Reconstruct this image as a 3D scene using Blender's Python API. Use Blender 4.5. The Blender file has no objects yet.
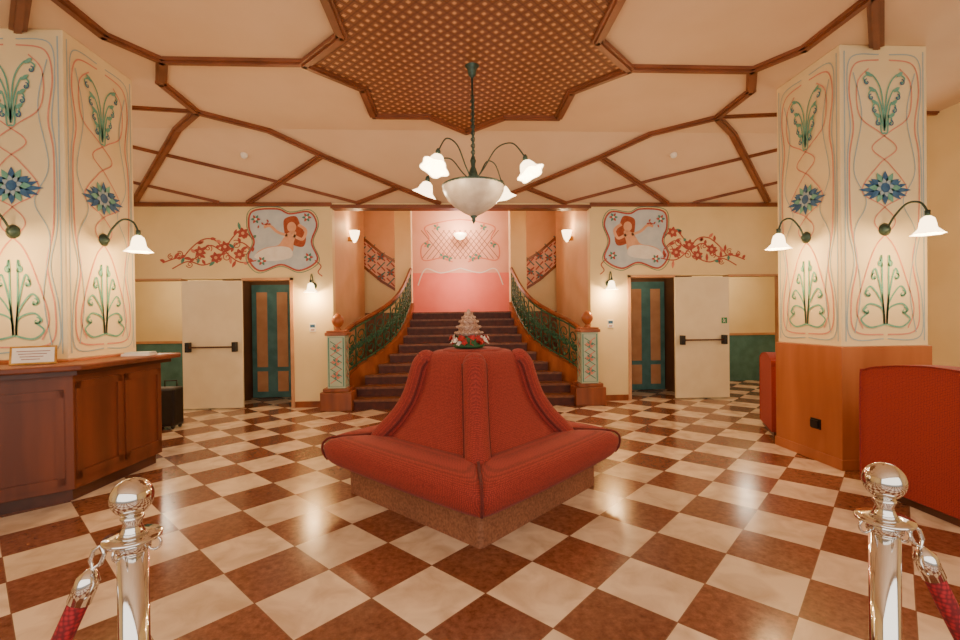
import bpy, math, random
from mathutils import Matrix, Vector
random.seed(4)
S=bpy.context.scene
COL=S.collection
pi=math.pi
# ---------------------------------------------------------------- materials
def lin(c):
    r=[]
    for v in c[:3]:
        v=v/255.0
        r.append(v/12.92 if v<=.04045 else ((v+.055)/1.055)**2.4)
    return (r[0],r[1],r[2],1.0)
def newmat(name):
    m=bpy.data.materials.new(name); m.use_nodes=True
    return m,m.node_tree.nodes,m.node_tree.links,m.node_tree.nodes["Principled BSDF"]
def pm(name,c1,c2=None,scale=8,rough=.5,metal=0,bump=0,stretch=(1,1,1),emit=0,ecol=None,detail=3,coat=0):
    m,N,L,B=newmat(name)
    c2=c2 or tuple(v*.93 for v in c1)
    tc=N.new("ShaderNodeTexCoord"); mp=N.new("ShaderNodeMapping"); mp.inputs["Scale"].default_value=stretch
    nz=N.new("ShaderNodeTexNoise"); nz.inputs["Scale"].default_value=scale; nz.inputs["Detail"].default_value=detail
    cr=N.new("ShaderNodeValToRGB"); cr.color_ramp.elements[0].color=lin(c2); cr.color_ramp.elements[1].color=lin(c1)
    cr.color_ramp.elements[0].position=.35; cr.color_ramp.elements[1].position=.65
    L.new(tc.outputs["Object"],mp.inputs[0]); L.new(mp.outputs[0],nz.inputs["Vector"]); L.new(nz.outputs["Fac"],cr.inputs[0])
    L.new(cr.outputs[0],B.inputs["Base Color"])
    B.inputs["Roughness"].default_value=rough; B.inputs["Metallic"].default_value=metal
    if coat: B.inputs["Coat Weight"].default_value=coat
    if bump:
        b=N.new("ShaderNodeBump"); b.inputs["Strength"].default_value=bump; b.inputs["Distance"].default_value=.01
        L.new(nz.outputs["Fac"],b.inputs["Height"]); L.new(b.outputs[0],B.inputs["Normal"])
    if emit:
        B.inputs["Emission Color"].default_value=lin(ecol or c1); B.inputs["Emission Strength"].default_value=emit
    return m
def mathn(N,L):
    def M(op,a,b=None):
        n=N.new("ShaderNodeMath"); n.operation=op
        for i,v in enumerate((a,b)):
            if v is None: continue
            if isinstance(v,(int,float)): n.inputs[i].default_value=v
            else: L.new(v,n.inputs[i])
        return n.outputs[0]
    return M
def floor_mat():
    m,N,L,B=newmat("checker_stone"); M=mathn(N,L)
    tc=N.new("ShaderNodeTexCoord"); sp=N.new("ShaderNodeSeparateXYZ"); L.new(tc.outputs["Object"],sp.inputs[0])
    x,y=sp.outputs[0],sp.outputs[1]
    a=M('ADD',M('DIVIDE',M('ADD',x,y),.6),100-.0833)
    b=M('ADD',M('DIVIDE',M('SUBTRACT',y,x),.6),100-.0833)
    fa,fb=M('FLOOR',a),M('FLOOR',b)
    par=M('MODULO',M('ADD',fa,fb),2)
    fra,frb=M('FRACT',a),M('FRACT',b)
    ea=M('MINIMUM',fra,M('SUBTRACT',1,fra)); eb=M('MINIMUM',frb,M('SUBTRACT',1,frb))
    gr=M('LESS_THAN',M('MINIMUM',ea,eb),.006)
    cb=N.new("ShaderNodeCombineXYZ"); L.new(fa,cb.inputs[0]); L.new(fb,cb.inputs[1])
    wn=N.new("ShaderNodeTexWhiteNoise"); L.new(cb.outputs[0],wn.inputs["Vector"])
    off=N.new("ShaderNodeVectorMath"); off.operation='MULTIPLY_ADD'
    L.new(wn.outputs["Color"],off.inputs[0]); off.inputs[1].default_value=(9,9,9); L.new(tc.outputs["Object"],off.inputs[2])
    n1=N.new("ShaderNodeTexNoise"); n1.inputs["Scale"].default_value=5; n1.inputs["Detail"].default_value=8; n1.inputs["Distortion"].default_value=.6
    L.new(off.outputs[0],n1.inputs["Vector"])
    n2=N.new("ShaderNodeTexNoise"); n2.inputs["Scale"].default_value=26; n2.inputs["Detail"].default_value=9; n2.inputs["Roughness"].default_value=.7; L.new(off.outputs[0],n2.inputs["Vector"])
    r1=N.new("ShaderNodeValToRGB"); r1.color_ramp.elements[0].color=lin((200,174,148)); r1.color_ramp.elements[1].color=lin((236,216,190))
    r1.color_ramp.elements[0].position=.3; r1.color_ramp.elements[1].position=.62; L.new(n1.outputs["Fac"],r1.inputs[0])
    r2=N.new("ShaderNodeValToRGB"); r2.color_ramp.elements[0].color=lin((98,55,38)); r2.color_ramp.elements[1].color=lin((148,96,72))
    r2.color_ramp.elements[0].position=.3; r2.color_ramp.elements[1].position=.68; L.new(n2.outputs["Fac"],r2.inputs[0])
    mx=N.new("ShaderNodeMix"); mx.data_type='RGBA'; L.new(par,mx.inputs[0]); L.new(r2.outputs[0],mx.inputs[6]); L.new(r1.outputs[0],mx.inputs[7])
    hv=N.new("ShaderNodeHueSaturation"); L.new(mx.outputs[2],hv.inputs["Color"]); L.new(M('ADD',M('MULTIPLY',wn.outputs["Value"],.24),.88),hv.inputs["Value"])
    m2=N.new("ShaderNodeMix"); m2.data_type='RGBA'; L.new(gr,m2.inputs[0]); L.new(hv.outputs[0],m2.inputs[6]); m2.inputs[7].default_value=lin((130,94,72))
    L.new(m2.outputs[2],B.inputs["Base Color"])
    L.new(M('ADD',M('MULTIPLY',n2.outputs["Fac"],.14),.12),B.inputs["Roughness"])
    return m
def lattice_mat():
    m,N,L,B=newmat("woven_lattice"); M=mathn(N,L)
    tc=N.new("ShaderNodeTexCoord"); sp=N.new("ShaderNodeSeparateXYZ"); L.new(tc.outputs["Object"],sp.inputs[0])
    x,y=sp.outputs[0],sp.outputs[1]
    a=M('FRACT',M('ADD',M('DIVIDE',M('ADD',x,y),.12),50)); b=M('FRACT',M('ADD',M('DIVIDE',M('SUBTRACT',y,x),.12),50))
    da=M('ABSOLUTE',M('SUBTRACT',a,.5)); db=M('ABSOLUTE',M('SUBTRACT',b,.5))
    mxx=M('MAXIMUM',da,db)
    r=N.new("ShaderNodeValToRGB"); e=r.color_ramp.elements
    e[0].position=0; e[0].color=lin((226,178,130)); e[1].position=.19; e[1].color=lin((206,152,104))
    for p,c in((.23,(84,46,28)),(.29,(142,90,62)),(.45,(132,80,54)),(.49,(70,40,28))):
        q=e.new(p); q.color=lin(c)
    L.new(mxx,r.inputs[0]); L.new(r.outputs[0],B.inputs["Base Color"]); B.inputs["Roughness"].default_value=.5
    bp=N.new("ShaderNodeBump"); bp.inputs["Strength"].default_value=.6; bp.inputs["Distance"].default_value=.02
    L.new(mxx,bp.inputs["Height"]); L.new(bp.outputs[0],B.inputs["Normal"])
    return m
def fabric_mat(name,c1,c2,sc=55,bump=.25,sheen=.05):
    m,N,L,B=newmat(name)
    tc=N.new("ShaderNodeTexCoord")
    v=N.new("ShaderNodeTexVoronoi"); v.inputs["Scale"].default_value=sc; v.inputs["Randomness"].default_value=.25; L.new(tc.outputs["Object"],v.inputs["Vector"])
    r=N.new("ShaderNodeValToRGB"); r.color_ramp.elements[0].color=lin(c1); r.color_ramp.elements[1].color=lin(c2)
    r.color_ramp.elements[0].position=.25; r.color_ramp.elements[1].position=.6
    L.new(v.outputs["Distance"],r.inputs[0]); L.new(r.outputs[0],B.inputs["Base Color"]); B.inputs["Roughness"].default_value=.8
    B.inputs["Sheen Weight"].default_value=sheen
    b=N.new("ShaderNodeBump"); b.inputs["Strength"].default_value=bump; b.inputs["Distance"].default_value=.003; b.invert=True
    L.new(v.outputs["Distance"],b.inputs["Height"]); L.new(b.outputs[0],B.inputs["Normal"])
    return m
FLOOR=floor_mat(); LATT=lattice_mat()
CEIL=pm("ceiling_plaster",(232,206,178),(226,198,168),1.2,.7)
WALL=pm("cream_plaster",(242,220,166),(234,210,154),1.5,.6)
WALLP=pm("pale_plaster",(244,226,178),(238,216,164),2,.6)
NEWELP=pm("newel_pale_green",(190,204,180),(176,192,168),4,.6)
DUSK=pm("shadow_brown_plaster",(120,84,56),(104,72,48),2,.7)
TANP=pm("tan_plaster",(226,184,140),(216,174,128),2,.6)
PINK=pm("pink_plaster",(242,190,164),(236,180,152),2,.6)
CORAL=pm("coral_plaster",(248,140,122),(242,128,110),2,.6)
WOOD=pm("brown_wood",(150,82,44),(116,58,30),5,.35,stretch=(1,1,.12),bump=.05)
DESKW=pm("desk_wood",(128,66,38),(98,48,26),5,.42,stretch=(1,1,.12),bump=.05)
STRW=pm("stringer_wood",(172,100,56),(142,76,40),5,.35,stretch=(1,1,.3))
BEAM=pm("beam_wood",(142,84,58),(116,66,42),6,.4,stretch=(.4,.4,1))
WOODL=pm("column_wood",(186,112,66),(158,88,48),3.5,.35,stretch=(1,1,.15))
DWOOD=pm("dark_wood",(92,46,26),(66,32,18),6,.35,stretch=(1,.2,1))
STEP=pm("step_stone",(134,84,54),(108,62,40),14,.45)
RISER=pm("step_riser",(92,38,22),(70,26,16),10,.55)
PLIN=pm("plinth_carpet",(156,104,74),(126,78,54),60,.8,bump=.2)
RED=fabric_mat("red_fabric",(172,56,44),(122,35,28),95)
DRED=fabric_mat("dark_red_piping",(116,32,26),(84,20,18),120)
RED2=fabric_mat("armchair_fabric",(172,52,40),(126,32,26),90,.4)
TEAL=pm("teal_paint",(90,140,138),(74,122,120),6,.5)
PEACH=pm("peach_panel",(206,156,114),(192,140,98),4,.5)
DOORC=pm("cream_door_paint",(240,226,192),(232,216,180),3,.4)
BLACK=pm("black_plastic",(22,20,20),(14,12,12),9,.4)
GREEN=pm("green_iron",(62,120,86),(34,78,56),20,.4,metal=.1)
VERD=pm("verdigris_iron",(72,96,86),(50,70,62),20,.4,metal=.4)
GOLD=pm("brass",(188,140,66),(160,112,48),20,.3,metal=1)
CHROME=pm("chrome",(225,222,218),(214,210,205),3,.07,metal=1)
ROPE=fabric_mat("rope_velvet",(170,24,36),(104,10,20),90)
GLASS=pm("frosted_glass_lit",(255,240,214),(255,232,196),10,.3,emit=7,ecol=(255,222,170))
ALAB=pm("alabaster",(214,200,182),(180,162,142),7,.35,emit=.12,ecol=(255,226,190),detail=8)
PPINK=pm("mural_pink",(224,136,112),(212,122,98),20,.6)
PTEAL=pm("mural_teal",(86,150,132),(70,132,118),20,.6)
PBLUE=pm("mural_blue",(58,104,140),(42,84,122),20,.6)
PPALE=pm("mural_pale_blue",(206,214,214),(190,202,206),6,.6)
CPINK=pm("column_pink",(232,156,132),(224,142,120),20,.6)
CTEAL=pm("column_teal",(122,184,162),(100,166,148),20,.6)
CBLUE=pm("column_blue",(64,114,156),(48,92,138),20,.6)
CSKY=pm("column_sky",(170,190,196),(158,182,190),20,.6)
PRED=pm("mural_red",(188,84,70),(170,68,58),20,.6)
PSKIN=pm("mural_skin",(236,178,136),(226,162,120),8,.6)
PHAIR=pm("mural_hair",(176,84,40),(150,64,28),18,.6)
PWHITE=pm("white_paint",(244,240,228),(236,230,216),8,.5)
PGREEN=pm("sign_green",(20,140,84),(16,128,76),8,.5)
LEAFG=pm("leaf_green",(52,104,58),(36,80,42),20,.6)
FLRED=pm("flower_red",(190,34,34),(150,22,26),20,.6)
INK=pm("mural_ink",(164,112,96),(150,98,84),20,.6)
SILV=pm("silver_beads",(214,184,166),(160,124,106),60,.35,metal=.4)
# ---------------------------------------------------------------- builders
class MB:
    def __init__(s): s.v=[]; s.f=[]; s.m=[]; s.sm=[]
    def add(s,vs,fs,mi=0,sm=False):
        b=len(s.v); s.v+= [tuple(p) for p in vs]
        for f in fs: s.f.append([b+i for i in f]); s.m.append(mi); s.sm.append(sm)
        return s
    def box(s,x0,x1,y0,y1,z0,z1,mi=0):
        vs=[(x,y,z) for z in(z0,z1) for y in(y0,y1) for x in(x0,x1)]
        return s.add(vs,[(0,2,3,1),(4,5,7,6),(0,1,5,4),(2,6,7,3),(0,4,6,2),(1,3,7,5)],mi)
    def lathe(s,prof,c=(0,0,0),seg=24,mi=0,sm=True,rot=None,rf=None,caps=True):
        vs=[]; fs=[]
        for j,(r,z) in enumerate(prof):
            for i in range(seg):
                a=2*pi*i/seg; k=rf(a,j/(len(prof)-1)) if rf else 1
                p=Vector((r*k*math.cos(a),r*k*math.sin(a),z))
                if rot: p=rot@p
                vs.append(p+Vector(c))
        for j in range(len(prof)-1):
            for i in range(seg):
                n=(i+1)%seg; fs.append((j*seg+i,j*seg+n,(j+1)*seg+n,(j+1)*seg+i))
        if caps:
            if prof[0][0]>1e-4: fs.append(tuple(reversed(range(seg))))
            if prof[-1][0]>1e-4: fs.append(tuple((len(prof)-1)*seg+i for i in range(seg)))
        return s.add(vs,fs,mi,sm)
    def sphere(s,c,r,mi=0,seg=16,sz=1):
        n=8
        return s.lathe([(max(r*math.sin(pi*k/n),1e-5),-r*sz*math.cos(pi*k/n)) for k in range(n+1)],c,seg,mi)
    def tube(s,pts,r,seg=8,mi=0,closed=False):
        P=[Vector(p) for p in pts]; n=len(P); vs=[]; fs=[]
        up=Vector((0,0,1)); prev=None
        for i,p in enumerate(P):
            if closed: t=(P[(i+1)%n]-P[i-1])
            else: t=P[min(i+1,n-1)]-P[max(i-1,0)]
            if t.length<1e-9: t=Vector((0,0,1))
            t.normalize()
            if prev is None:
                a=up if abs(t.z)<.9 else Vector((1,0,0))
                u=t.cross(a).normalized()
            else:
                u=prev-t*prev.dot(t)
                if u.length<1e-6: u=t.cross(up)
                u.normalize()
            prev=u; w=t.cross(u)
            rr=r[i] if isinstance(r,(list,tuple)) else r
            for k in range(seg):
                a=2*pi*k/seg; vs.append(p+(u*math.cos(a)+w*math.sin(a))*rr)
        m=n if closed else n-1
        for i in range(m):
            for k in range(seg):
                k2=(k+1)%seg; j=(i+1)%n
                fs.append((i*seg+k,i*seg+k2,j*seg+k2,j*seg+k))
        if not closed:
            fs.append(tuple(reversed(range(seg)))); fs.append(tuple((n-1)*seg+k for k in range(seg)))
        return s.add(vs,fs,mi,True)
    def prism(s,poly,z0,z1,mi=0):
        n=len(poly); vs=[(x,y,z0) for x,y in poly]+[(x,y,z1) for x,y in poly]
        fs=[tuple(reversed(range(n))),tuple(range(n,2*n))]+[(i,(i+1)%n,n+(i+1)%n,n+i) for i in range(n)]
        return s.add(vs,fs,mi)
    def prismy(s,poly,y0,y1,mi=0):
        n=len(poly); vs=[(x,y0,z) for x,z in poly]+[(x,y1,z) for x,z in poly]
        fs=[tuple(range(n)),tuple(reversed(range(n,2*n)))]+[((i+1)%n,i,n+i,n+(i+1)%n) for i in range(n)]
        return s.add(vs,fs,mi)
    def beam(s,a,b,w=.1,h=.05,mi=0,ext=.03):
        a=Vector(a); b=Vector(b); t=(b-a).normalized(); a=a-t*ext; b=b+t*ext
        u=t.cross(Vector((0,0,1))).normalized()*w/2; d=Vector((0,0,-h)); q=u*.45; d2=Vector((0,0,-h*1.5))
        vs=[]
        for p in(a,b): vs+=[p-u,p-u+d,p-q+d,p-q+d2,p+q+d2,p+q+d,p+u+d,p+u]
        fs=[(i,i+1,9+i,8+i) for i in range(7)]+[(7,0,8,15),tuple(reversed(range(8))),tuple(range(8,16))]
        return s.add(vs,fs,mi)
    def obj(s,name,mats,parent=None,loc=(0,0,0),bevel=0,subs=0,**kw):
        me=bpy.data.meshes.new(name); me.from_pydata(s.v,[],s.f)
        if not isinstance(mats,(list,tuple)): mats=[mats]
        for m in mats: me.materials.append(m)
        me.polygons.foreach_set("material_index",s.m); me.polygons.foreach_set("use_smooth",s.sm); me.update()
        o=bpy.data.objects.new(name,me); COL.objects.link(o); o.location=loc
        if parent: o.parent=parent
        if bevel:
            b=o.modifiers.new("bevel",'BEVEL'); b.width=bevel; b.segments=2; b.limit_method='ANGLE'
        if subs:
            b=o.modifiers.new("subd",'SUBSURF'); b.levels=subs; b.render_levels=subs
        for k,v in kw.items(): o[k]=v
        return o
def struct(o): o["kind"]="structure"; return o
def empty(name,loc,label,cat,group=None):
    e=bpy.data.objects.new(name,None); COL.objects.link(e); e.location=loc; e.empty_display_size=.1
    e["label"]=label; e["category"]=cat
    if group: e["group"]=group
    return e
def copytree(root,loc,rz=None,label=None,parent=None):
    n=root.copy(); COL.objects.link(n); n.location=loc
    if parent: n.parent=parent
    if rz is not None: n.rotation_euler=(0,0,rz)
    if label: n["label"]=label
    def rec(src,dst):
        for c in src.children:
            d=c.copy(); COL.objects.link(d); d.parent=dst; rec(c,d)
    rec(root,n); return n
def cr(pts,n=8,closed=False):
    P=[Vector(p) for p in pts]; out=[]; m=len(P)
    rng=m if closed else m-1
    for i in range(rng):
        if closed: p0,p1,p2,p3=P[i-1],P[i],P[(i+1)%m],P[(i+2)%m]
        else: p0,p1,p2,p3=P[max(i-1,0)],P[i],P[i+1],P[min(i+2,m-1)]
        for k in range(n):
            t=k/n
            out.append(.5*((2*p1)+(p2-p0)*t+(2*p0-5*p1+4*p2-p3)*t*t+(3*p1-p0-3*p2+p3)*t**3))
    if not closed: out.append(P[-1])
    return out
class Paint(MB):
    def setup(s,O,U,V,N): s.O,s.U,s.V,s.N=map(Vector,(O,U,V,N)); return s
    def P(s,u,v,l): return s.O+s.U*u+s.V*v+s.N*(.002+.0015*l)
    def poly(s,pts,mi,l=0): return s.add([s.P(p[0],p[1],l) for p in pts],[tuple(range(len(pts)))],mi)
    def ribbon(s,pts,w,mi,l=1,closed=False,taper=False):
        P=[Vector((p[0],p[1])) for p in pts]; n=len(P); vs=[]
        for i in range(n):
            t=(P[(i+1)%n]-P[i-1]) if closed else (P[min(i+1,n-1)]-P[max(i-1,0)])
            if t.length<1e-9: t=Vector((1,0))
            t.normalize(); q=Vector((-t.y,t.x))*w/2
            if taper: q*= max(.15,1-i/(n-1))
            vs+=[s.P(*(P[i]+q),l),s.P(*(P[i]-q),l)]
        m=n if closed else n-1
        return s.add(vs,[(2*i,2*i+1,2*((i+1)%n)+1,2*((i+1)%n)) for i in range(m)],mi)
    def disc(s,c,r,mi,l=1,n=16,sy=1): return s.poly([(c[0]+r*math.cos(2*pi*i/n),c[1]+r*sy*math.sin(2*pi*i/n)) for i in range(n)],mi,l)
    def leaf(s,c,a,ln,w,mi,l=1):
        pts=[]
        for k in range(7): t=k/6; pts.append((t*ln,w*math.sin(pi*t)/2))
        for k in range(5,0,-1): t=k/6; pts.append((t*ln,-w*math.sin(pi*t)/2))
        ca,sa=math.cos(a),math.sin(a)
        return s.poly([(c[0]+x*ca-y*sa,c[1]+x*sa+y*ca) for x,y in pts],mi,l)
    def spiral(s,c,r,a0,turns,w,mi,l=1,d=1):
        n=int(18*turns)+2
        return s.ribbon([(c[0]+r*(1-.85*i/n)*math.cos(a0+d*2*pi*turns*i/n),c[1]+r*(1-.85*i/n)*math.sin(a0+d*2*pi*turns*i/n)) for i in range(n+1)],w,mi,l)
# ---------------------------------------------------------------- setting
H=3.96; YS=6.2; YW=7.85; ZW=3.40
def cz(y): return H if y<=YS else H-(H-ZW)*(y-YS)/(YW-YS)
struct(MB().box(-7.8,7.8,-3,13,-.1,0).obj("floor",FLOOR))
m=MB(); m.add([(-6,-3,H),(6,-3,H),(6,YS,H),(-6,YS,H),(6,YW,ZW),(-6,YW,ZW)],[(0,1,2,3),(3,2,4,5)])
m.add([(-6,-3,4.5),(6,-3,4.5),(6,YW,4.5),(-6,YW,4.5)],[(0,3,2,1)])
struct(m.obj("ceiling",CEIL))
for sd,nm in((-1,"left"),(1,"right")):
    x0,x1=sorted((sd*5.9,sd*6.05)); struct(MB().box(x0,x1,-3,YW,0,4.3).obj("wall_"+nm,WALL))
m=MB()
def bx(a,b,y0,y1,z0,z1,mi=0):
    x0,x1=sorted((sd*a,sd*b)); m.box(x0,x1,y0,y1,z0,z1,mi)
for sd in(-1,1):
    bx(2.18,5.9,YW,YW+.16,2.15,4.3); bx(2.18,2.86,YW,YW+.16,0,2.15); bx(5.6,5.9,YW,YW+.16,0,2.15)
m.box(-2.18,2.18,YW,YW+.16,3.36,4.6)
struct(m.obj("wall_back",WALL))
m=MB()
for sd in(-1,1):
    bx(2.18,2.3,YW+.16,10.55,0,4.3,4)
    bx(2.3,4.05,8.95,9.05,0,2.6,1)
    bx(4.05,7.7,9.9,10.0,1.05,2.6,0); bx(4.05,7.7,9.88,10.0,0,1.0,2); bx(4.05,7.7,9.86,10.0,1.0,1.05,5)
    bx(7.6,7.7,YW+.16,10,0,2.6,0); bx(3.98,4.05,9.05,9.9,0,2.6,0); bx(5.9,7.7,YW,YW+.16,0,2.6,0)
    bx(2.3,7.7,YW+.16,10,2.6,2.7,3)
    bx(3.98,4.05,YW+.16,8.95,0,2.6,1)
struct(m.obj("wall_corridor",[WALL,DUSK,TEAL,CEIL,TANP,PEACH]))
m=MB(); m.box(-1.5,1.5,12.0,12.15,2.62,4.8,0); m.box(-1.5,1.5,12.0,12.15,1.59,2.62,1); m.box(-3.6,-1.5,12.0,12.15,1.59,4.8,2); m.box(1.5,3.6,12.0,12.15,1.59,4.8,2)
m.box(-3.6,3.6,10.5,12.1,4.55,4.65,2)
m.box(-2.3,2.3,YW+.16,10.6,4.55,4.65,2); m.box(-3.7,-3.6,10.5,12,1.5,4.6,2); m.box(3.6,3.7,10.5,12,1.5,4.6,2)
m.box(-3.7,-2.3,10.45,10.55,0,4.6,2); m.box(2.3,3.7,10.45,10.55,0,4.6,2)
struct(m.obj("wall_landing",[PINK,CORAL,TANP]))
for k,sd in enumerate((-1,1)):
    x0,x1=sorted((sd*1.13,sd*1.5))
    struct(MB().box(x0,x1,10.56,10.9,1.59,4.55).obj("trim_%d"%(k+1),WALLP,bevel=.01))
CX,CY,RS=0.03,4.57,1.6
star=[]
for k in range(16):
    r=RS if k%2==0 else RS*.765
    a=pi/8*k; star.append((CX+r*math.cos(a),CY+r*math.sin(a)))
struct(MB().prism(star,H-.02,H+.01).obj("trim_3",LATT))
m=MB()
for i in range(16):
    a,b=star[i],star[(i+1)%16]; m.beam((a[0],a[1],H-.01),(b[0],b[1],H-.01),.10,.035,ext=.015)
struct(m.obj("trim_4",BEAM))
m=MB()
def bl(pts,w=.10,h=.035):
    for i in range(len(pts)-1):
        a,b=pts[i],pts[i+1]
        seg=[a]
        if (a[1]-YS)*(b[1]-YS)<0:
            t=(YS-a[1])/(b[1]-a[1]); seg.append((a[0]+(b[0]-a[0])*t,YS))
        seg.append(b)
        for j in range(len(seg)-1):
            p,q=seg[j],seg[j+1]; m.beam((p[0],p[1],cz(p[1])+.005),(q[0],q[1],cz(q[1])+.005),w,h,ext=.02)
for s in(-1,1):
    f=lambda L:[(s*x,y) for x,y in L]
    bl(f([(1.6,4.57),(2.9,4.57)]))
    bl(f([(1.97,2.5),(3.15,3.45),(3.15,4.18),(2.9,4.57),(3.17,5.0),(3.18,5.68),(2.0,6.68),(1.02,7.4),(.4,7.82)]))
    bl(f([(3.18,5.68),(5.27,7.75)])); bl(f([(2.0,6.68),(3.5,7.8)])); bl(f([(1.02,7.4),(1.75,7.82)]),.08)
    bl(f([(3.18,5.68),(4.6,5.5),(5.9,5.5)]),.07,.025); bl(f([(5.9,5.9),(4.55,6.51),(3.0,7.2),(1.8,7.8)]),.06,.025)
    bl(f([(5.9,6.85),(4.0,7.8)]),.06,.025); bl(f([(3.15,3.45),(3.8,4.12)]),.11)
struct(m.obj("trim_5",BEAM))
m=MB(); m.box(-5.9,-2.18,YW-.04,YW,3.34,3.40); m.box(2.18,5.9,YW-.04,YW,3.34,3.40); m.box(-2.2,2.2,YW-.03,YW+.18,3.31,3.37)
struct(m.obj("trim_6",BEAM))
for k,sd in enumerate((-1,1)):
    m=MB()
    for a,b,z0,z1 in((2.83,2.88,0,2.16),(2.83,3.66,2.12,2.16),(4.62,5.62,2.13,2.16),(5.58,5.62,0,2.15)):
        x0,x1=sorted((sd*a,sd*b)); m.box(x0,x1,YW-.02,YW+.17,z0,z1)
    struct(m.obj("trim_%d"%(7+k),[PEACH]))
m=MB()
for sd in(-1,1):
    x0,x1=sorted((sd*2.3,sd*2.82)); m.box(x0,x1,YW-.02,YW,0,.1)
struct(m.obj("baseboard_back",WOOD))
# doors
for k,sd in enumerate((-1,1)):
    m=MB(); x0,x1=sorted((sd*3.66,sd*4.62)); m.box(x0,x1,YW-.02,YW+.03,.02,2.12)
    d=struct(m.obj("door_%d"%(k+1),DOORC,bevel=.005))
    b=MB(); xa,xb=sorted((sd*3.76,sd*4.5))
    b.tube([(xa,YW-.1,1.03),(xb,YW-.1,1.03)],.014,8,1)
    for x in(xa,xb): b.box(x-.03,x+.03,YW-.12,YW-.02,.95,1.11)
    b.obj("push_bar",[BLACK,DWOOD],parent=d,bevel=.005)
    if sd>0:
        p=Paint().setup((4.53,YW-.02,1.36),(1,0,0),(0,0,1),(0,-1,0))
        p.poly([(-.05,-.05),(.05,-.05),(.05,.05),(-.05,.05)],0,0)
        p.disc((-.01,.03),.009,1,1,8); p.ribbon([(-.01,.017),(0,-.01),(.02,-.035)],.011,1,1); p.ribbon([(0,-.01),(-.025,-.03)],.01,1,1); p.ribbon([(-.03,.0),(-.01,.012),(.025,.005)],.008,1,1)
        p.obj("exit_sticker",[PGREEN,PWHITE],parent=d,label="green escape sticker with a white running figure")
    m=MB(); x0,x1=sorted((sd*3.2,sd*3.95)); m.box(x0,x1,8.88,8.94,.01,2.12)
    d=struct(m.obj("door_%d"%(k+3),TEAL))
    w=(x1-x0)
    for i in range(2):
        for z0,z1 in((.12,.5),(.58,1.98)):
            q=MB(); q.box(x0+w*(.5*i)+.09,x0+w*(.5*i+.5)-.09,8.865,8.885,z0,z1); q.obj("panel",PEACH,parent=d,bevel=.006)
for sd in(-1,1):
    e=MB(); e.box(-.05,.05,-.012,0,-.07,.07,0); e.box(-.04,.04,-.015,-.012,.0,.05,1); e.box(-.03,.03,-.015,-.012,-.05,-.03,2)
    e.obj("wall_notice",[PWHITE,PBLUE,INK],loc=(sd*2.52,YW,1.33),label="small white framed notice fixed to cream wall",category="notice",group="wall notices")
# ---------------------------------------------------------------- landing, staircase
struct(MB().box(-3.6,3.6,10.55,12,0,1.59).obj("floor_landing",STEP))
def sx(y):
    T=[(7.5,1.9),(7.8,1.88),(8.15,1.75),(8.5,1.53),(9,1.28),(9.5,1.18),(10,1.13),(10.6,1.11)]
    for (a,xa),(b,xb) in zip(T,T[1:]):
        if y<=b: return xa+(xb-xa)*(max(y,a)-a)/(b-a)
    return 1.11
def sz(y): return max(0,min(1.59,.159*(y-7.45)/.31))
stair=empty("staircase",(0,7.55,0),"grand staircase narrowing upward with curved wooden sides and iron railings","staircase")
for i in range(10):
    y0=7.55+.3*i; z=.159*(i+1); m=MB(); n=4
    poly=[(-sx(y0+.3*k/n)+.02,y0+.3*k/n) for k in range(n+1)]+[(sx(y0+.3*k/n)-.02,y0+.3*k/n) for k in range(n,-1,-1)]
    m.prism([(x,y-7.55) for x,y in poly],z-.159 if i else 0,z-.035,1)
    poly=[(x,(y-7.55 - (.025 if abs(y-y0)<1e-6 else 0))) for x,y in poly]
    m.prism(poly,z-.035,z,0)
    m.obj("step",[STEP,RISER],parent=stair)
path=[Vector((x,y,0)) for x,y in((2.03,7.78),(1.99,8.0),(1.86,8.25),(1.66,8.5),(1.46,8.8),(1.31,9.15),(1.22,9.6),(1.17,10.1),(1.14,10.5))]
path=cr(path,6)
for sd in(-1,1):
    m=MB(); vs=[]; fs=[]; n=len(path)
    for i,p in enumerate(path):
        t=(path[min(i+1,n-1)]-path[max(i-1,0)]).normalized(); q=Vector((t.y,-t.x,0))*.07
        zt=sz(p.y)+.24
        for o,z in((q,0),(q,zt),(-q,zt),(-q,0)): vs.append((sd*(p.x+o.x),p.y+o.y-7.55,z))
    for i in range(n-1):
        for k in range(4): fs.append((4*i+k,4*i+(k+1)%4,4*i+4+(k+1)%4,4*i+4+k))
    fs+= [(0,1,2,3),(4*n-1,4*n-2,4*n-3,4*n-4)]
    m.add(vs,fs); m.obj("stringer",STRW,parent=stair)
L=[0]
for a,b in zip(path,path[1:]): L.append(L[-1]+(b-a).length)
def onp(s,h,sd):
    s=max(0,min(L[-1],s))
    for i in range(len(L)-1):
        if s<=L[i+1]+1e-9:
            t=(s-L[i])/(L[i+1]-L[i]); p=path[i].lerp(path[i+1],t)
            return Vector((sd*p.x,p.y-7.55,sz(p.y)+h))
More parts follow.
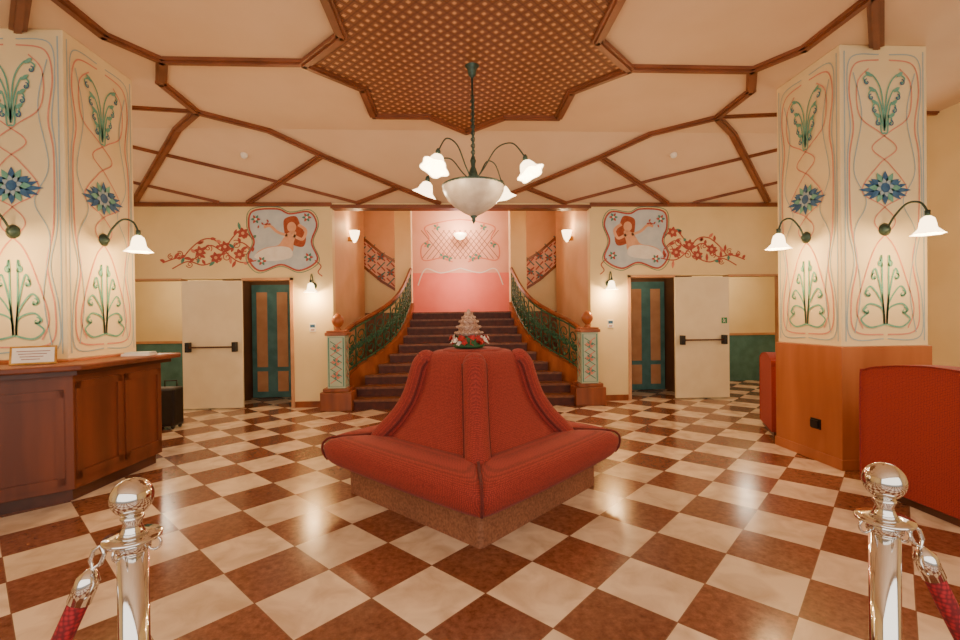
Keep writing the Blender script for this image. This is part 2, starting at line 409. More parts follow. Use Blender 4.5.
for sd in(-1,1):
    nb=13
    m=MB()
    for h in(.28,.93): m.tube([onp(L[-1]*i/40,h,sd) for i in range(41)],.016,6)
    for k in range(nb+1):
        s=L[-1]*k/nb; m.tube([onp(s,.24,sd),onp(s,.98,sd)],.013,6)
    r=m.obj("railing",GREEN,parent=stair,label="green wrought iron stair railing with scrollwork")
    m=MB(); m.tube([onp(L[-1]*i/40,1.0,sd) for i in range(41)],.038,8); m.obj("handrail",WOOD,parent=r,label="brown wooden handrail")
    m=MB()
    for k in range(nb):
        s0=L[-1]*k/nb; w=L[-1]/nb
        for (cu,cv,rr,a0,d) in((.5,.76,.42,-pi/2,1),(.5,.44,.42,pi/2,1),(.3,.6,.25,0,-1),(.7,.6,.25,pi,-1)):
            pts=[]
            for i in range(17):
                a=a0+d*2*pi*1.15*i/16; q=rr*(1-.6*i/16)
                pts.append(onp(s0+w*(cu+q*math.cos(a)),cv+w*q*1.1*math.sin(a),sd))
            m.tube(pts,.011,5)
        for a in range(5):
            c=onp(s0+w*(.5+.2*math.cos(a*1.26)),.6+.05*math.sin(a*1.26),sd); m.sphere(c,.026,0,6)
        c=onp(s0+w*.5,.35,sd); m.sphere(c,.032,0,6)
    m.obj("scrollwork",GREEN,parent=r)
nw=MB().box(-.14,.14,-.14,.14,.36,1.2).obj("newel_post",NEWELP,parent=stair,loc=(-2.05,.07,0),bevel=.005,label="painted newel pedestal with wooden base and ball finial")
MB().box(-.25,.25,-.19,.19,0,.3).box(-.21,.21,-.17,.17,.3,.36).obj("base",WOOD,parent=nw,bevel=.01)
MB().box(-.17,.17,-.17,.17,1.2,1.25).box(-.15,.15,-.15,.15,1.25,1.28).obj("cap",STRW,parent=nw,bevel=.008)
MB().lathe([(.06,1.28),(.04,1.31),(.03,1.33),(.06,1.35),(.09,1.4),(.098,1.44),(.085,1.49),(.05,1.53),(.015,1.55),(.001,1.56)]).obj("finial",STRW,parent=nw)
p=Paint()
for O,U,N in(((0,-.14,.36),(1,0,0),(0,-1,0)),((-.14,0,.36),(0,-1,0),(-1,0,0)),((.14,0,.36),(0,1,0),(1,0,0))):
    p.setup(O,U,(0,0,1),N)
    p.ribbon([(-.115,.03),(.115,.03),(.115,.81),(-.115,.81)],.02,0,0,closed=True)
    for i in range(6):
        p.ribbon([(-.09,.08+.11*i),(.09,.2+.11*i)],.014,1,1); p.ribbon([(.09,.08+.11*i),(-.09,.2+.11*i)],.014,0,2)
    for v in(.2,.42,.64):
        for a in range(6): p.leaf((0,v),a*pi/3+.2,.07,.035,1 if a%2 else 0,3)
p.obj("painted_motif",[PTEAL,PPINK,PBLUE],parent=nw)
copytree(nw,(2.05,.07,0),parent=stair)
for sd in(-1,1):
    r=empty("stair_parapet",(sd*1.52,10.98,1.59),"sloping cream stair parapet with pink and teal lattice band","stair parapet","upper flight parapets")
    P=[(0,0),(2.0,0),(2.0,2.3),(.7,1.35),(0,.85)]
    MB().prismy([(sd*x,z) for x,z in P],0,.1).obj("parapet_body",WALLP,parent=r)
    band=[(0,.5),(.35,.72),(.8,1.1),(2.0,2.0)]
    n=len(band)
    q=Paint().setup((0,-.02,0),(sd,0,0),(0,0,1),(0,-1,0))
    q.add([(sd*x,-.02,z) for x,z in band]+[(sd*x,-.02,z+.72) for x,z in band],[(i,i+1,n+i+1,n+i) for i in range(n-1)])
    def bz(x):
        for (a,za),(c,zc) in zip(band,band[1:]):
            if x<=c: return za+(zc-za)*(x-a)/(c-a)
        return band[-1][1]
    for i in range(8):
        x=.02+i*.22
        for k in range(3):
            zz=bz(min(x+.11,1.99))+.13+k*.23
            q.ribbon([(x+.02,zz-.09),(x+.2,zz+.11)],.03,1,1); q.ribbon([(x+.2,zz-.07),(x+.02,zz+.11)],.03,2,2)
            if (i+k)%2:
                for a in range(6): q.leaf((x+.11,zz+.01),a*pi/3,.09,.05,1 if a%2 else 2,3)
    for h in(.03,.69): q.ribbon([(x,z+h) for x,z in band],.06,3,3)
    q.obj("lattice_band",[PINK,PRED,TEAL,WOOD],parent=r)
p=Paint().setup((0,12.0,0),(1,0,0),(0,0,1),(0,-1,0))
for i in range(-5,6):
    p.ribbon([(i*.14-.3,2.98),(i*.14+.3,3.72)],.018,0,1); p.ribbon([(i*.14+.3,2.98),(i*.14-.3,3.72)],.018,0,2)
for s in(-1,1):
    p.ribbon(cr([(s*.2,2.9),(s*.5,3.0),(s*.95,2.95),(s*1.0,3.3),(s*.8,3.5),(s*.9,3.8),(s*.4,3.95),(0,4.0)],6),.03,1,3)
    for c in((.45,3.05),(.85,3.35),(.6,3.8),(.3,3.0)):
        for a in range(5): p.leaf((s*c[0],c[1]),a*1.256,.1,.055,1 if a%2 else 3,4)
    p.ribbon(cr([(s*1.1,2.3),(s*.9,2.72),(s*.5,2.62),(0,2.74)],6),.03,2,3)
p.obj("trellis_mural",[INK,PPINK,PWHITE,PTEAL],label="painted flower trellis mural on pink stairwell wall",category="mural")
e=empty("uplight",(0,11.985,3.5),"small glowing half bowl wall light on pink wall","wall light")
MB().box(-.05,.05,-.1,0,-.04,.06).obj("bracket",GOLD,parent=e)
MB().lathe([(.02,-.06),(.1,-.02),(.15,.05),(.16,.1),(.14,.1),(.09,.0)],(0,-.18,.0),20,caps=False).obj("bowl",GLASS,parent=e)
# ---------------------------------------------------------------- wall sconces
def sconce(name,loc,rz,arm,label,group):
    e=empty(name,loc,label,"wall lamp",group); e.rotation_euler=(0,0,rz)
    MB().lathe([(.001,0),(.055,.0),(.06,.012),(.035,.03),(.02,.05),(.001,.055)],rot=Matrix.Rotation(pi/2,3,'X'),seg=18).obj("wall_plate",VERD,parent=e)
    pts=cr([(0,-.03,0),(0,-arm*.25,.10),(0,-arm*.55,.19),(0,-arm*.85,.17),(0,-arm,.08)],7)
    MB().tube(pts,.009,8).tube([(0,-arm,.09),(0,-arm,.03)],.02,8).obj("arm",VERD,parent=e)
    def rf(a,t): return 1+.14*t*math.cos(6*a)
    MB().lathe([(.022,.04),(.045,.02),(.055,-.02),(.06,-.06),(.082,-.095),(.112,-.115),(.10,-.11),(.055,-.06),(.02,.02)],(0,-arm,0),36,rf=rf,caps=False).obj("glass_shade",GLASS,parent=e)
    return e
def lamp(loc,w,col=(1,.62,.28),r=.05,name="lamp_light"):
    l=bpy.data.lights.new(name,'POINT'); l.energy=w; l.color=col; l.shadow_soft_size=r
    o=bpy.data.objects.new(name,l); COL.objects.link(o); o.location=loc
sl="curved verdigris wall lamp with glowing flower shade on painted column"
sconce("wall_sconce",(-3.45,4.55,2.24),pi/2,.32,sl,"column sconces"); lamp((-3.04,4.55,2.06),30)
sconce("wall_sconce",(3.45,4.55,2.24),-pi/2,.3,sl,"column sconces"); lamp((3.06,4.55,2.06),30)
sconce("wall_sconce",(3.87,4.13,2.24),0,.40,sl,"column sconces"); lamp((3.87,3.68,2.06),26)
sconce("wall_sconce",(-3.87,4.13,2.24),0,.40,sl,"column sconces"); lamp((-3.87,3.68,2.06),26)
for sd in(-1,1):
    sconce("wall_sconce",(sd*2.5,YW,2.02),0,.14,"small verdigris wall lamp with glowing flower shade beside doorway","doorway sconces"); lamp((sd*2.5,YW-.2,1.84),36)
    e=empty("cup_sconce",(sd*2.18,9.0,3.05),"small glowing glass cup light on stairwell side wall","wall lamp","stairwell sconces")
    e.rotation_euler=(0,0,-sd*pi/2)
    MB().lathe([(.02,-.12),(.06,-.06),(.09,.04),(.1,.1),(.08,.1),(.05,-.05)],(0,-.12,0),18,caps=False).obj("glass_shade",GLASS,parent=e)
    MB().box(-.03,.03,-.1,0,-.1,-.02).obj("bracket",GOLD,parent=e)
    lamp((sd*1.98,9.0,3.25),14)
# ---------------------------------------------------------------- columns
def colface(p,O,U,N):
    p.setup(O,U,(0,0,1),N)
    for s in(-1,1):
        p.ribbon([(s*.385,1.2),(s*.385,3.9)],.012,2,0)
        p.ribbon(cr([(s*.02,1.26),(s*.3,1.3),(s*.33,1.6),(s*.27,1.95),(s*.33,2.3),(s*.34,2.9),(s*.3,3.2),(s*.34,3.55),(s*.28,3.78),(s*.05,3.82)],8),.013,0,1)
        p.ribbon(cr([(s*.02,1.22),(s*.34,1.24),(s*.36,1.6),(s*.3,1.95),(s*.36,2.3),(s*.36,2.9),(s*.33,3.2),(s*.36,3.55),(s*.32,3.84),(s*.05,3.87)],8),.01,2,1)
        p.ribbon(cr([(s*.22,1.32),(s*.28,1.5),(s*.2,1.8),(s*.08,2.1),(-s*.1,2.3),(s*.0,2.45),(s*.22,2.6),(s*.05,2.85),(-s*.12,3.0),(s*.05,3.15),(s*.24,3.3),(s*.26,3.6),(s*.15,3.74)],8),.011,0,2)
        p.ribbon(cr([(s*.3,1.28),(s*.24,1.7),(s*.3,2.2),(s*.18,2.5),(s*.3,2.8),(s*.22,3.3),(s*.3,3.7)],8),.009,2,2)
        for k,(h,w) in enumerate(((2.02,.05),(1.9,.13),(1.74,.2),(1.58,.22))):
            p.ribbon(cr([(s*.012,1.36),(s*.03,1.5+.05*(3-k)),(s*w*.7,h-.03),(s*w,h-.09),(s*w*.75,h-.12)],6),.016,1,3)
            p.spiral((s*w*.82,h-.1),.035,pi/2,1,.011,1,3,-s)
        p.ribbon(cr([(0,1.36),(s*.15,1.33),(s*.24,1.4),(s*.18,1.46)],6),.016,1,3)
        for k,(h,w) in enumerate(((3.68,.2),(3.54,.15),(3.42,.11),(3.3,.07))):
            p.ribbon(cr([(0,3.2-.02*k),(s*.03,h-.15),(s*w*.6,h),(s*w,h-.03),(s*w*.85,h-.08)],6),.014,1,3)
            p.leaf((s*w*.6,h-.02),pi/2-s*.9,.08,.035,1,4)
            p.spiral((s*w*.85,h-.07),.03,pi/2,1,.01,3,4,-s)
        for a in(-.6,-.3,0,.3,.6):
            ang=a if s>0 else pi-a
            p.leaf((s*.03,2.61),ang,.23-.12*abs(a),.04,3,3)
    for k in range(12): p.leaf((0,2.63),k*pi/6,.16,.06,3 if k%2 else 1,5)
    for k in range(8): p.leaf((0,2.63),k*pi/4+.2,.09,.045,2,6)
    p.disc((0,2.63),.045,3,7)
def column(cx,cy,label):
    e=empty("column",(cx,cy,0),label,"column","painted square columns")
    w=.425
    MB().box(-w,w,-w,w,1.15,H).obj("painted_shaft",WALLP,parent=e,bevel=.008)
    m=MB().box(-w-.02,w+.02,-w-.02,w+.02,0,1.15).box(-w-.03,w+.03,-w-.03,w+.03,0,.1)
    m.obj("wooden_base",WOODL,parent=e,bevel=.006)
    p=Paint()
    for O,U,N in(((0,-w,0),(1,0,0),(0,-1,0)),((-w,0,0),(0,-1,0),(-1,0,0)),((w,0,0),(0,1,0),(1,0,0))): colface(p,O,U,N)
    p.obj("painted_motif",[CPINK,CTEAL,CSKY,CBLUE],parent=e)
    return e
column(3.875,4.555,"square column with wooden base and painted floral vines beside armchairs")
column(-3.875,4.555,"square column with painted floral vines standing behind reception desk")
MB().box(-.012,0,-.06,.06,-.05,.05).box(-.03,-.01,-.045,.045,-.035,.035).obj("power_socket",BLACK,loc=(3.43,4.42,.37),label="black power socket box on wooden column base",category="socket")
# ---------------------------------------------------------------- murals
def mural(sd):
    e=empty("wall_mural",(sd*2.97,YW,2.8),"art nouveau wall painting of reclining woman with red flowering vines","mural","murals above doors")
    p=Paint().setup((0,0,0),(sd,0,0),(0,0,1),(0,-1,0))
    fr=cr([(-.54,.24),(-.42,.45),(-.1,.42),(.1,.5),(.5,.46),(.56,.2),(.48,-.05),(.58,-.3),(.4,-.52),(.05,-.42),(-.25,-.52),(-.54,-.35),(-.45,-.05)],6,True)
    p.poly([(q.x,q.y) for q in fr],0,0); p.ribbon(fr,.028,1,4,closed=True)
    p.ribbon([(q.x*1.06,q.y*1.07) for q in fr],.012,2,4,closed=True)
    hair=cr([(-.28,.22),(-.2,.38),(-.02,.34),(.0,.2),(-.04,.02),(-.16,-.1),(-.32,-.12),(-.36,.05)],5,True)
    p.poly([(q.x,q.y) for q in hair],3,1)
    body=cr([(-.2,.12),(-.06,.1),(.02,.0),(.1,-.1),(.3,-.14),(.44,-.22),(.42,-.3),(.2,-.28),(.0,-.3),(-.14,-.2),(-.16,-.06)],5,True)
    p.poly([(q.x,q.y) for q in body],4,2)
    p.disc((-.13,.2),.075,4,2,16,1.15)
    arm=cr([(-.16,.06),(-.3,.0),(-.36,.14),(-.24,.24)],6); p.ribbon(arm,.05,4,2)
    arm=cr([(-.06,.06),(.1,.12),(.22,.22),(.32,.2)],6); p.ribbon(arm,.045,4,2)
    cl=cr([(-.1,-.15),(.1,-.12),(.34,-.17),(.48,-.3),(.2,-.36),(-.12,-.3)],5,True); p.poly([(q.x,q.y) for q in cl],5,3)
    for k in range(6):
        c=(.3+.04*k-.1,.25+.03*math.sin(k*2)); p.leaf(c,k,.06,.03,1,4)
    for c in((-.4,-.3),(.45,.33),(.36,-.36),(-.38,.36)):
        for a in range(6): p.leaf(c,a*pi/3,.08,.04,1 if a%2 else 2,5)
        p.disc(c,.022,5,6,8)
    p.obj("painted_panel",[PPALE,PRED,PTEAL,PHAIR,PSKIN,PWHITE],parent=e)
    q=Paint().setup((0,0,0),(sd,0,0),(0,0,1),(0,-1,0))
    v1=cr([(.5,-.2),(.7,-.05),(.95,-.2),(1.2,-.1),(1.45,-.32),(1.7,-.3),(1.95,-.38)],8)
    v2=cr([(.5,.0),(.68,.15),(.85,.0),(1.05,-.3),(1.3,-.42),(1.55,-.36),(1.8,-.48)],8)
    v3=cr([(.45,-.35),(.7,-.38),(.9,-.25),(1.1,-.02),(1.3,.0),(1.5,-.15),(1.62,-.3)],8)
    for v in(v1,v2,v3): q.ribbon(v,.02,0,1)
    q.ribbon(cr([(-.5,-.35),(-.6,-.45),(-.55,-.55),(-.62,-.62)],6),.018,0,1)
    for k in range(34):
        c=(v1,v2,v3)[k%3]; t=c[int((k/34)*(len(c)-1))]
        q.leaf((t.x,t.y),random.uniform(0,6.28),random.uniform(.08,.15),.05,(0,1,2)[k%3 if k%2 else 0],2)
    for k in range(9):
        q.spiral((.62+.15*k,-.18+.12*math.sin(k*1.9)-.02*k),.08-.004*k,k,1.4,.014,0,3,1 if k%2 else -1)
    for c in((.66,.1),(.72,-.25),(.95,-.12),(1.1,-.3),(1.35,-.2)):
        for a in range(6): q.leaf(c,a*pi/3+.3,.1,.06,0,4)
        q.disc(c,.028,3,5,8)
    q.obj("painted_vine",[PRED,PTEAL,PPINK,PSKIN],parent=e)
mural(-1); mural(1)
# ---------------------------------------------------------------- chandelier
c=empty("chandelier",(.05,4.57,H),"verdigris iron chandelier with alabaster bowl and glowing flower shades","chandelier")
MB().lathe([(.001,0),(.07,0),(.07,-.02),(.045,-.05),(.035,-.11),(.015,-.13),(.015,-.14)]).obj("ceiling_rose",VERD,parent=c)
m=MB().tube([(0,0,-.1),(0,0,-1.15)],.010,8)
for a in range(2): m.tube([(.018*math.cos(t*.5+a*pi),.018*math.sin(t*.5+a*pi),-.3-.01*t) for t in range(75)],.005,5)
m.obj("rod",VERD,parent=c)
m=MB().lathe([(.012,-.9),(.03,-.95),(.018,-1.0),(.04,-1.06),(.055,-1.12),(.04,-1.17),(.02,-1.2)])
for k in range(3):
    a=k*2*pi/3+.9; m.tube([(.03*math.cos(a),.03*math.sin(a),-1.12),(.30*math.cos(a),.30*math.sin(a),-1.2)],.005,6)
m.lathe([(.3,-1.19),(.312,-1.2),(.3,-1.215)],seg=36)
m.obj("crown",VERD,parent=c)
MB().lathe([(.305,-1.2),(.3,-1.25),(.26,-1.33),(.19,-1.4),(.1,-1.46),(.04,-1.49),(.001,-1.5),(.001,-1.48),(.09,-1.44),(.18,-1.38),(.25,-1.31),(.285,-1.24),(.285,-1.2)],seg=40,caps=False).obj("alabaster_bowl",ALAB,parent=c)
MB().lathe([(.03,-1.49),(.035,-1.5),(.015,-1.52),(.02,-1.54),(.001,-1.57)],seg=14).obj("finial",VERD,parent=c)
RC=.57
for k in range(4):
    a=math.radians(-125+90*k); ca,sa=math.cos(a),math.sin(a)
    pts=cr([(.03*ca,.03*sa,-1.14),(.13*ca,.13*sa,-1.04),(.27*ca,.27*sa,-.88),(.44*ca,.44*sa,-.87),((RC-.01)*ca,(RC-.01)*sa,-1.01)],8)
    ar=MB().tube(pts,.0065,8); ar.lathe([(.026,0),(.022,.05),(.01,.07)],(RC*ca,RC*sa,-1.07),12); ar.obj("arm",VERD,parent=c)
    rt=Matrix.Rotation(a,3,'Z')@Matrix.Rotation(math.radians(-28),3,'Y')
    def rf(t,u): return 1+.2*u*math.cos(5*t)
    MB().lathe([(.02,.02),(.05,0),(.068,-.04),(.078,-.08),(.125,-.12),(.11,-.115),(.06,-.07),(.03,-.01)],(RC*ca,RC*sa,-1.08),40,rot=rt,rf=rf,caps=False).obj("flower_shade",GLASS,parent=c)
    lamp((.05+.66*ca,4.57+.66*sa,H-1.27),10,(1,.74,.46))
lamp((.05,4.57,H-1.22),14,(1,.72,.46),.1)
for x,y in((-3.08,6.69),(3.07,6.63)):
    MB().lathe([(.05,.03),(.05,0),(.04,-.03),(.015,-.045),(.001,-.047)],seg=20).obj("smoke_detector",PWHITE,loc=(x,y,cz(y)-.01),label="small round white smoke detector on ceiling",category="smoke detector",group="smoke detectors")
# ---------------------------------------------------------------- central settee
st=empty("round_settee",(0,3.97,0),"four sided red patterned settee with tall flared central back","settee")
def sq(r,z,rd=.12,n=6):
    out=[]
    for k in range(4):
        a=k*pi/2; c=Vector((math.cos(a),math.sin(a)))*(r-rd*1.0)
        for i in range(n+1):
            b=a-pi/4+pi/2*i/n; out.append((c.x+rd*.7*math.cos(b),c.y+rd*.7*math.sin(b),z))
    return out
def loft(rings,cap=True):
    m=MB(); n=len(rings[0]); vs=[p for r in rings for p in r]; fs=[]
    for j in range(len(rings)-1):
        for i in range(n): fs.append((j*n+i,j*n+(i+1)%n,(j+1)*n+(i+1)%n,(j+1)*n+i))
    if cap: fs+= [tuple(reversed(range(n))),tuple((len(rings)-1)*n+i for i in range(n))]
    return m.add(vs,fs,0,False)
loft([sq(1.06,0,.05),sq(1.06,.3,.05)]).obj("plinth",PLIN,parent=st)
def wedge(prof,k,n,off,name,mat):
    a=k*pi/2; c0=Vector((math.cos(a),math.sin(a),0)); c1=Vector((math.cos(a+pi/2),math.sin(a+pi/2),0)); nrm=(c0+c1).normalized()
    vs=[]; fs=[]
    for j,(r,z) in enumerate(prof):
        for i in range(n+1):
            t=i/n; t=.5-.5*math.cos(pi*t) if name=="backrest" else t
            p,zz=off(c0,c1,nrm,t,r,z,j); vs.append((p.x,p.y,zz))
    for j in range(len(prof)-1):
        for i in range(n): fs.append((j*(n+1)+i,j*(n+1)+i+1,(j+1)*(n+1)+i+1,(j+1)*(n+1)+i))
    return MB().add(vs,fs,0,True).obj(name,mat,parent=st)
prof=[(.80,.28),(1.17,.262),(1.245,.268),(1.28,.30),(1.295,.35),(1.30,.40),(1.285,.445),(1.245,.475),(1.18,.49),(1.1,.496),(.95,.50),(.82,.49),(.7,.48)]
def seatoff(c0,c1,nrm,t,r,z,j):
    e=1-abs(2*t-1)**14
    p=(c0*(1-t)+c1*t)*(r-(1-e)*.03)+nrm*(.02*math.sin(pi*t)*(1 if r>1 else 0))
    return p,z-(1-e)*.03*(1 if z>.4 else 0)
bp=[(.85,.40),(.825,.46),(.77,.52),(.70,.59),(.63,.68),(.57,.78),(.53,.88),(.50,.98),(.475,1.06),(.455,1.11),(.42,1.155),(.36,1.18),(.27,1.185),(.1,1.17)]
def backoff(c0,c1,nrm,t,r,z,j):
    u=abs(2*t-1); e=1-u**4; d=abs(u-.72)
    return (c0*(1-t)+c1*t)*r+nrm*(.085*e-.085 if j<11 else .04*e-.04), z+(.012*e if j>7 else 0)
for k in range(4):
    wedge(prof,k,26,seatoff,"seat_cushion",RED)
    wedge(bp,k,26,backoff,"backrest",RED)
    a=k*pi/2; c0=Vector((math.cos(a),math.sin(a),0)); sd_=Vector((-math.sin(a),math.cos(a),0))
    bpts=cr([c0*(r-.045)+Vector((0,0,z)) for r,z in bp[:9]]+[c0*.395+Vector((0,0,1.105))],3)
    m=MB().tube(bpts,.092,18).sphere(bpts[-1],.092,0,18)
    m.obj("corner_bolster",RED,parent=st)
    m=MB()
    for q_ in(-1,1): m.tube([b_+sd_*q_*.09-c0*.012 for b_ in bpts],.011,8)
    m.obj("piping",DRED,parent=st,label="dark red piping seam")
    m=MB(); m.tube(cr([c0*.86+Vector((0,0,.492)),c0*1.05+Vector((0,0,.478)),c0*1.2+Vector((0,0,.468)),c0*1.262+Vector((0,0,.435)),c0*1.28+Vector((0,0,.39)),c0*1.27+Vector((0,0,.33)),c0*1.235+Vector((0,0,.28))],5),.010,8)
    m.obj("piping",DRED,parent=st,label="dark red piping seam")
MB().lathe([(.26,1.165),(.26,1.195),(.23,1.205),(.001,1.205)],seg=32).obj("top_disc",RED,parent=st)
orn=empty("table_ornament",(-.03,3.95,1.212),"tiered white beaded crown ornament ringed with red flowers","ornament")
m=MB()
for r,z in((.115,.12),(.098,.17),(.076,.215),(.052,.25)):
    m.lathe([(r*.8,z-.03),(r,z),(r*.95,z+.012),(r*.7,z+.03),(r*.66,z+.05)],seg=24)
    nb=int(r*170)
    for i in range(nb): m.sphere((r*math.cos(2*pi*i/nb),r*math.sin(2*pi*i/nb),z+.005),.011,0,8)
m.lathe([(.045,.265),(.03,.285),(.012,.3),(.018,.313),(.001,.33)],seg=14)
m.obj("beaded_tiers",SILV,parent=orn)
MB().lathe([(.12,0),(.14,.02),(.09,.05),(.1,.1)],seg=20).obj("dish",LEAFG,parent=orn)
m=MB()
for i in range(90):
    a=2*pi*i/90*3+random.uniform(-.1,.1); r=.14+random.uniform(-.02,.02); z=.055+random.uniform(-.015,.035)
    cc=Vector((r*math.cos(a),r*math.sin(a),z)); out=Vector((math.cos(a),math.sin(a),.5)).normalized()
    u=out.cross(Vector((0,0,1))).normalized(); w_=u.cross(out)
    for j in range(5):
        b=j*1.256+a*3; d=(u*math.cos(b)+w_*math.sin(b))*.03+out*.008; s_=(u*-math.sin(b)+w_*math.cos(b))*.012
        m.add([cc,cc+d*.5+s_,cc+d,cc+d*.5-s_],[(0,1,2,3)],0 if i%5 not in(2,4) else (1 if i%2 else 2))
m.obj("flower_wreath",[FLRED,PWHITE,LEAFG],parent=orn)
# ---------------------------------------------------------------- reception desk
rd=empty("reception_desk",(-3.4,4.2,0),"brown wooden reception desk with panelled front and overhanging counter","reception desk")
def rel(P,off=0): return [(x+3.4,y-4.2) for x,y in P]
body=[(-3.22,5.0),(-3.27,3.95),(-3.84,3.5),(-4.9,3.5),(-4.9,3.8),(-4.0,3.85),(-3.43,4.05),(-3.43,5.0)]
MB().prism(rel(body),.1,1.07).obj("body",DESKW,parent=rd,bevel=.004)
kick=[(-3.26,4.96),(-3.31,3.98),(-3.86,3.54),(-4.9,3.54),(-4.9,3.8),(-4.0,3.84),(-3.43,4.05),(-3.43,4.96)]
MB().prism(rel(kick),0,.1).obj("kick_plate",DWOOD,parent=rd)
MB().prism(rel([(-3.08,5.12),(-3.13,3.86),(-3.78,3.34),(-4.95,3.34)]+[(-4.95,3.85),(-4.0,3.88),(-3.44,4.08),(-3.44,5.12)]),1.08,1.13).obj("counter_top",DESKW,parent=rd,bevel=.012)
MB().prism(rel([(-3.15,5.06),(-3.2,3.9),(-3.82,3.41),(-4.92,3.41)]+[(-4.92,3.83),(-4.0,3.86),(-3.44,4.06),(-3.44,5.06)]),1.04,1.08).obj("moulding",DWOOD,parent=rd)
def panel(a,b,z0,z1,g=.012):
    a=Vector((a[0]+3.4,a[1]-4.2,0)); b=Vector((b[0]+3.4,b[1]-4.2,0)); t=(b-a).normalized(); nrm=Vector((-t.y,t.x,0))
    if nrm.x-nrm.y*.8<0: nrm=-nrm
    m=MB()
    for (p,q,y0,y1) in((a,a+t*.05,z0,z1),(b-t*.05,b,z0,z1),(a,b,z0,z0+.06),(a,b,z1-.06,z1)):
        vs=[]
        for zz in(y0,y1):
            for w in(p,q):
                for o in(-.002,g): vs.append((w.x+nrm.x*o,w.y+nrm.y*o,zz))
        m.add(vs,[(0,1,3,2),(4,6,7,5),(0,4,5,1),(2,3,7,6),(0,2,6,4),(1,5,7,3)])
    m.obj("panel_frame",DESKW,parent=rd)
A=Vector((-3.27,3.95)); B=Vector((-3.22,5.0))
for i in range(2): panel(A.lerp(B,i/2+.02),A.lerp(B,i/2+.48),.18,.98)
A2=Vector((-3.84,3.5)); panel(A2.lerp(A,.04),A2.lerp(A,.92),.15,.92)
ds=empty("desk_sign",(-3.5,3.86,1.137),"small framed white printed notice tilted back on reception desk","desk sign")
ds.rotation_euler=(math.radians(-15),0,math.radians(30))
MB().box(-.14,.14,0,.015,0,.15).obj("frame",GOLD,parent=ds,bevel=.003)
p=Paint().setup((0,0,.075),(1,0,0),(0,0,1),(0,-1,0)); p.poly([(-.125,-.06),(.125,-.06),(.125,.06),(-.125,.06)],0,0)
for k in range(4): p.ribbon([(-.1+.01*k,.032-.022*k),(.1-.02*k,.032-.022*k)],.006,1,1)
p.obj("paper",[PWHITE,INK],parent=ds)
o=MB().box(-.12,.12,-.09,.09,0,.02,0).box(-.1,.12,-.08,.07,.02,.035,1).obj("paper_stack",[PWHITE,PPALE],loc=(-3.27,4.75,1.131),label="small pile of leaflets on reception desk",category="papers")
o.rotation_euler=(0,0,.2)
sc=empty("suitcase",(-4.1,6.55,0),"black upright suitcase standing on floor near doors","suitcase")
MB().box(-.16,.16,-.12,.12,.04,.56).obj("shell",BLACK,parent=sc,bevel=.03)
MB().tube([(-.08,.09,.54),(-.08,.09,.64),(.08,.09,.64),(.08,.09,.54)],.01).obj("handle",BLACK,parent=sc)
for x in(-.12,.12):
    for y in(-.08,.08):
        MB().lathe([(.03,-.012),(.03,.012)],(x,y,.03),14,rot=Matrix.Rotation(pi/2,3,'Y')).obj("wheel",BLACK,parent=sc)
# ---------------------------------------------------------------- armchairs (backs toward the room axis)
def armchair(loc,rz,ln,label,dp=.85,ht=1.02):
    e=empty("armchair",loc,label,"armchair","red armchairs"); e.rotation_euler=(0,0,rz)
    h=ln/2
    poly=cr([(-h,.06),(-h,.85),(-h+.05,.95),(-h*.5,1.0),(0,1.02),(h*.5,1.0),(h-.05,.95),(h,.85),(h,.06)],5)
    poly=[(q.x,.06+(q.y-.06)*ht/1.02) for q in poly]
    n=len(poly); m=MB(); vs=[]
    for x,k in((.012,.985),(0,1),(.18,1),(.2,.97)):
        vs+=[(x,y*k,.06+(z-.06)*k) for y,z in poly]
    fs=[tuple(reversed(range(n))),tuple(range(3*n,4*n))]
    for j in range(3):
        for i in range(n): fs.append((j*n+i,j*n+(i+1)%n,(j+1)*n+(i+1)%n,(j+1)*n+i))
    m.add(vs,fs,0,False); m.obj("backrest",RED2,parent=e,bevel=.008)
    for s in(-1,1):
        y0,y1=sorted((s*h,s*(h-.17)))
        MB().box(.2,dp,y0,y1,.06,.62).obj("armrest",RED2,parent=e,bevel=.06)
    MB().box(.2,dp+.01,-h+.17,h-.17,.14,.46).obj("seat_cushion",RED2,parent=e,bevel=.05)
    MB().box(.03,dp-.03,-h+.03,h-.03,.0,.06).obj("base",DWOOD,parent=e)
    return e
armchair((3.24,3.12,0),0,1.2,"wide red fabric armchair in front of column, its back turned",.85,1.08)
armchair((3.75,5.65,0),math.radians(-25),.77,"red fabric armchair behind column with its back turned",.62,.98)
# ---------------------------------------------------------------- stanchions
sn=empty("stanchion",(-.9,1.12,0),"polished chrome barrier post with ball top","barrier post","chrome barrier posts")
MB().lathe([(.16,0),(.16,.012),(.13,.025),(.05,.04),(.034,.06)],seg=40).obj("base",CHROME,parent=sn)
MB().lathe([(.031,.04),(.031,.955)],seg=28).obj("post",CHROME,parent=sn)
m=MB().lathe([(.032,.935),(.037,.94),(.037,.96),(.032,.965)],seg=28)
m.lathe([(.031,.962),(.058,.963),(.06,.967),(.058,.971),(.031,.972)],seg=28)
m.lathe([(.03,.972),(.022,.985),(.018,1.0),(.024,1.012),(.022,1.018)],seg=24)
for k in range(4):
    a=k*pi/2; m.tube([(.048*math.cos(a)+.016*math.cos(t*pi/6)*math.cos(a),.048*math.sin(a)+.016*math.cos(t*pi/6)*math.sin(a),.952+.016*math.sin(t*pi/6)) for t in range(12)],.003,6,closed=True)
m.obj("collar",CHROME,parent=sn)
MB().lathe([(max(.044*math.sin(pi*k/16),1e-4),1.06-.044*math.cos(pi*k/16)) for k in range(17)],seg=32).obj("ball_finial",CHROME,parent=sn)
copytree(sn,(.895,1.07,0)); copytree(sn,(-2.3,.8,0)); copytree(sn,(2.3,.75,0))
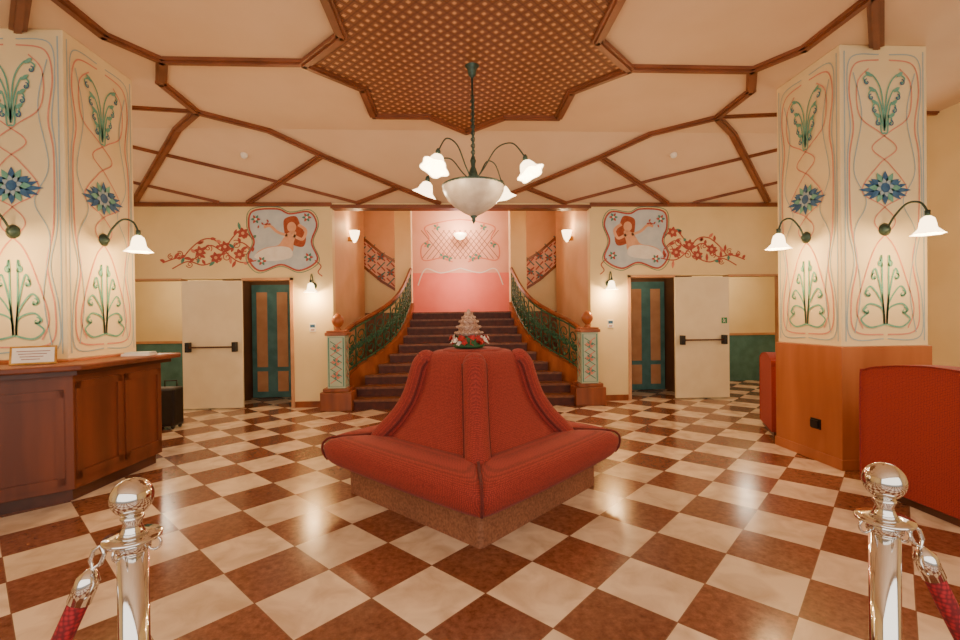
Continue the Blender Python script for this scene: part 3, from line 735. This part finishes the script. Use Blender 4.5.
for s,x0,y0,y1 in((-1,.9,1.12,.8),(1,.895,1.07,.75)):
    r=empty("barrier_rope",(s*(x0+.07),y0,.945),"dark red velvet barrier rope with chrome snap hooks","barrier rope","barrier ropes")
    D=Vector((s*(2.3-x0-.14),y1-y0,0))
    def rp(t):
        q=2*t-1
        return D*(t*.82+.09*(1+q**3) )+Vector((0,0,-.62*(1-q**4)))
    ts=[.024+.952*i/48 for i in range(49)]
    MB().tube([rp(t) for t in ts],.021,14).obj("rope",ROPE,parent=r)
    for a,b,c_ in((0,.010,.026),(1,.990,.974)):
        m=MB().tube([rp(b),rp(b).lerp(rp(c_),.3),rp(c_)],[.008,.024,.024],16)
        P0=rp(a)+Vector((0,0,.005)); P1=rp(b); ux=Vector((.012*s,0,.004))
        m.tube([P0,P0.lerp(P1,.3)+ux,P0.lerp(P1,.7)+ux,P1,P0.lerp(P1,.7)-ux,P0.lerp(P1,.3)-ux],.005,8,closed=True)
        m.obj("snap_hook",CHROME,parent=r)
# ---------------------------------------------------------------- lights
def area(loc,rot,sx_,sy_,w,col,name):
    l=bpy.data.lights.new(name,'AREA'); l.shape='RECTANGLE'; l.size=sx_; l.size_y=sy_; l.energy=w; l.color=col
    o=bpy.data.objects.new(name,l); COL.objects.link(o); o.location=loc; o.rotation_euler=[math.radians(a) for a in rot]
area((0,-2.6,2.2),(88,0,0),9,3,220,(1,.90,.80),"entrance_daylight")
area((-5.7,5.6,2.2),(0,-90,0),2,2,25,(1,.85,.65),"side_fill_light")  # side fills added along both side walls, where no windows are built
area((5.7,5.6,2.2),(0,90,0),2,2,25,(1,.85,.65),"side_fill_light")
lamp((0,11.45,3.75),75,(1,.72,.50),.1,"stairwell_light")
lamp((0,11.2,2.4),38,(1,.58,.48),.1,"stairwell_fill")  # added fill without a fixture, brightens the lower landing wall
for sd in(-1,1):
    lamp((sd*5.6,8.9,2.2),30,(1,.8,.55),.1); lamp((sd*3.5,8.4,2.4),4,(1,.8,.55),.1)
w=bpy.data.worlds.new("world"); S.world=w; w.use_nodes=True
w.node_tree.nodes["Background"].inputs[0].default_value=(1,.9,.8,1); w.node_tree.nodes["Background"].inputs[1].default_value=.5
# ---------------------------------------------------------------- camera
cam=bpy.data.cameras.new("camera"); co=bpy.data.objects.new("camera",cam); COL.objects.link(co)
cam.sensor_width=36; cam.lens=36*463/960; cam.clip_start=.05
Rm=(Matrix.Rotation(math.radians(-3),3,'Z')@Matrix.Rotation(math.radians(90-0.37),3,'X')@Matrix.Rotation(math.radians(-0.7),3,'Z'))
co.matrix_world=Matrix.Translation((-.14,0,1.47))@Rm.to_4x4()
S.camera=co
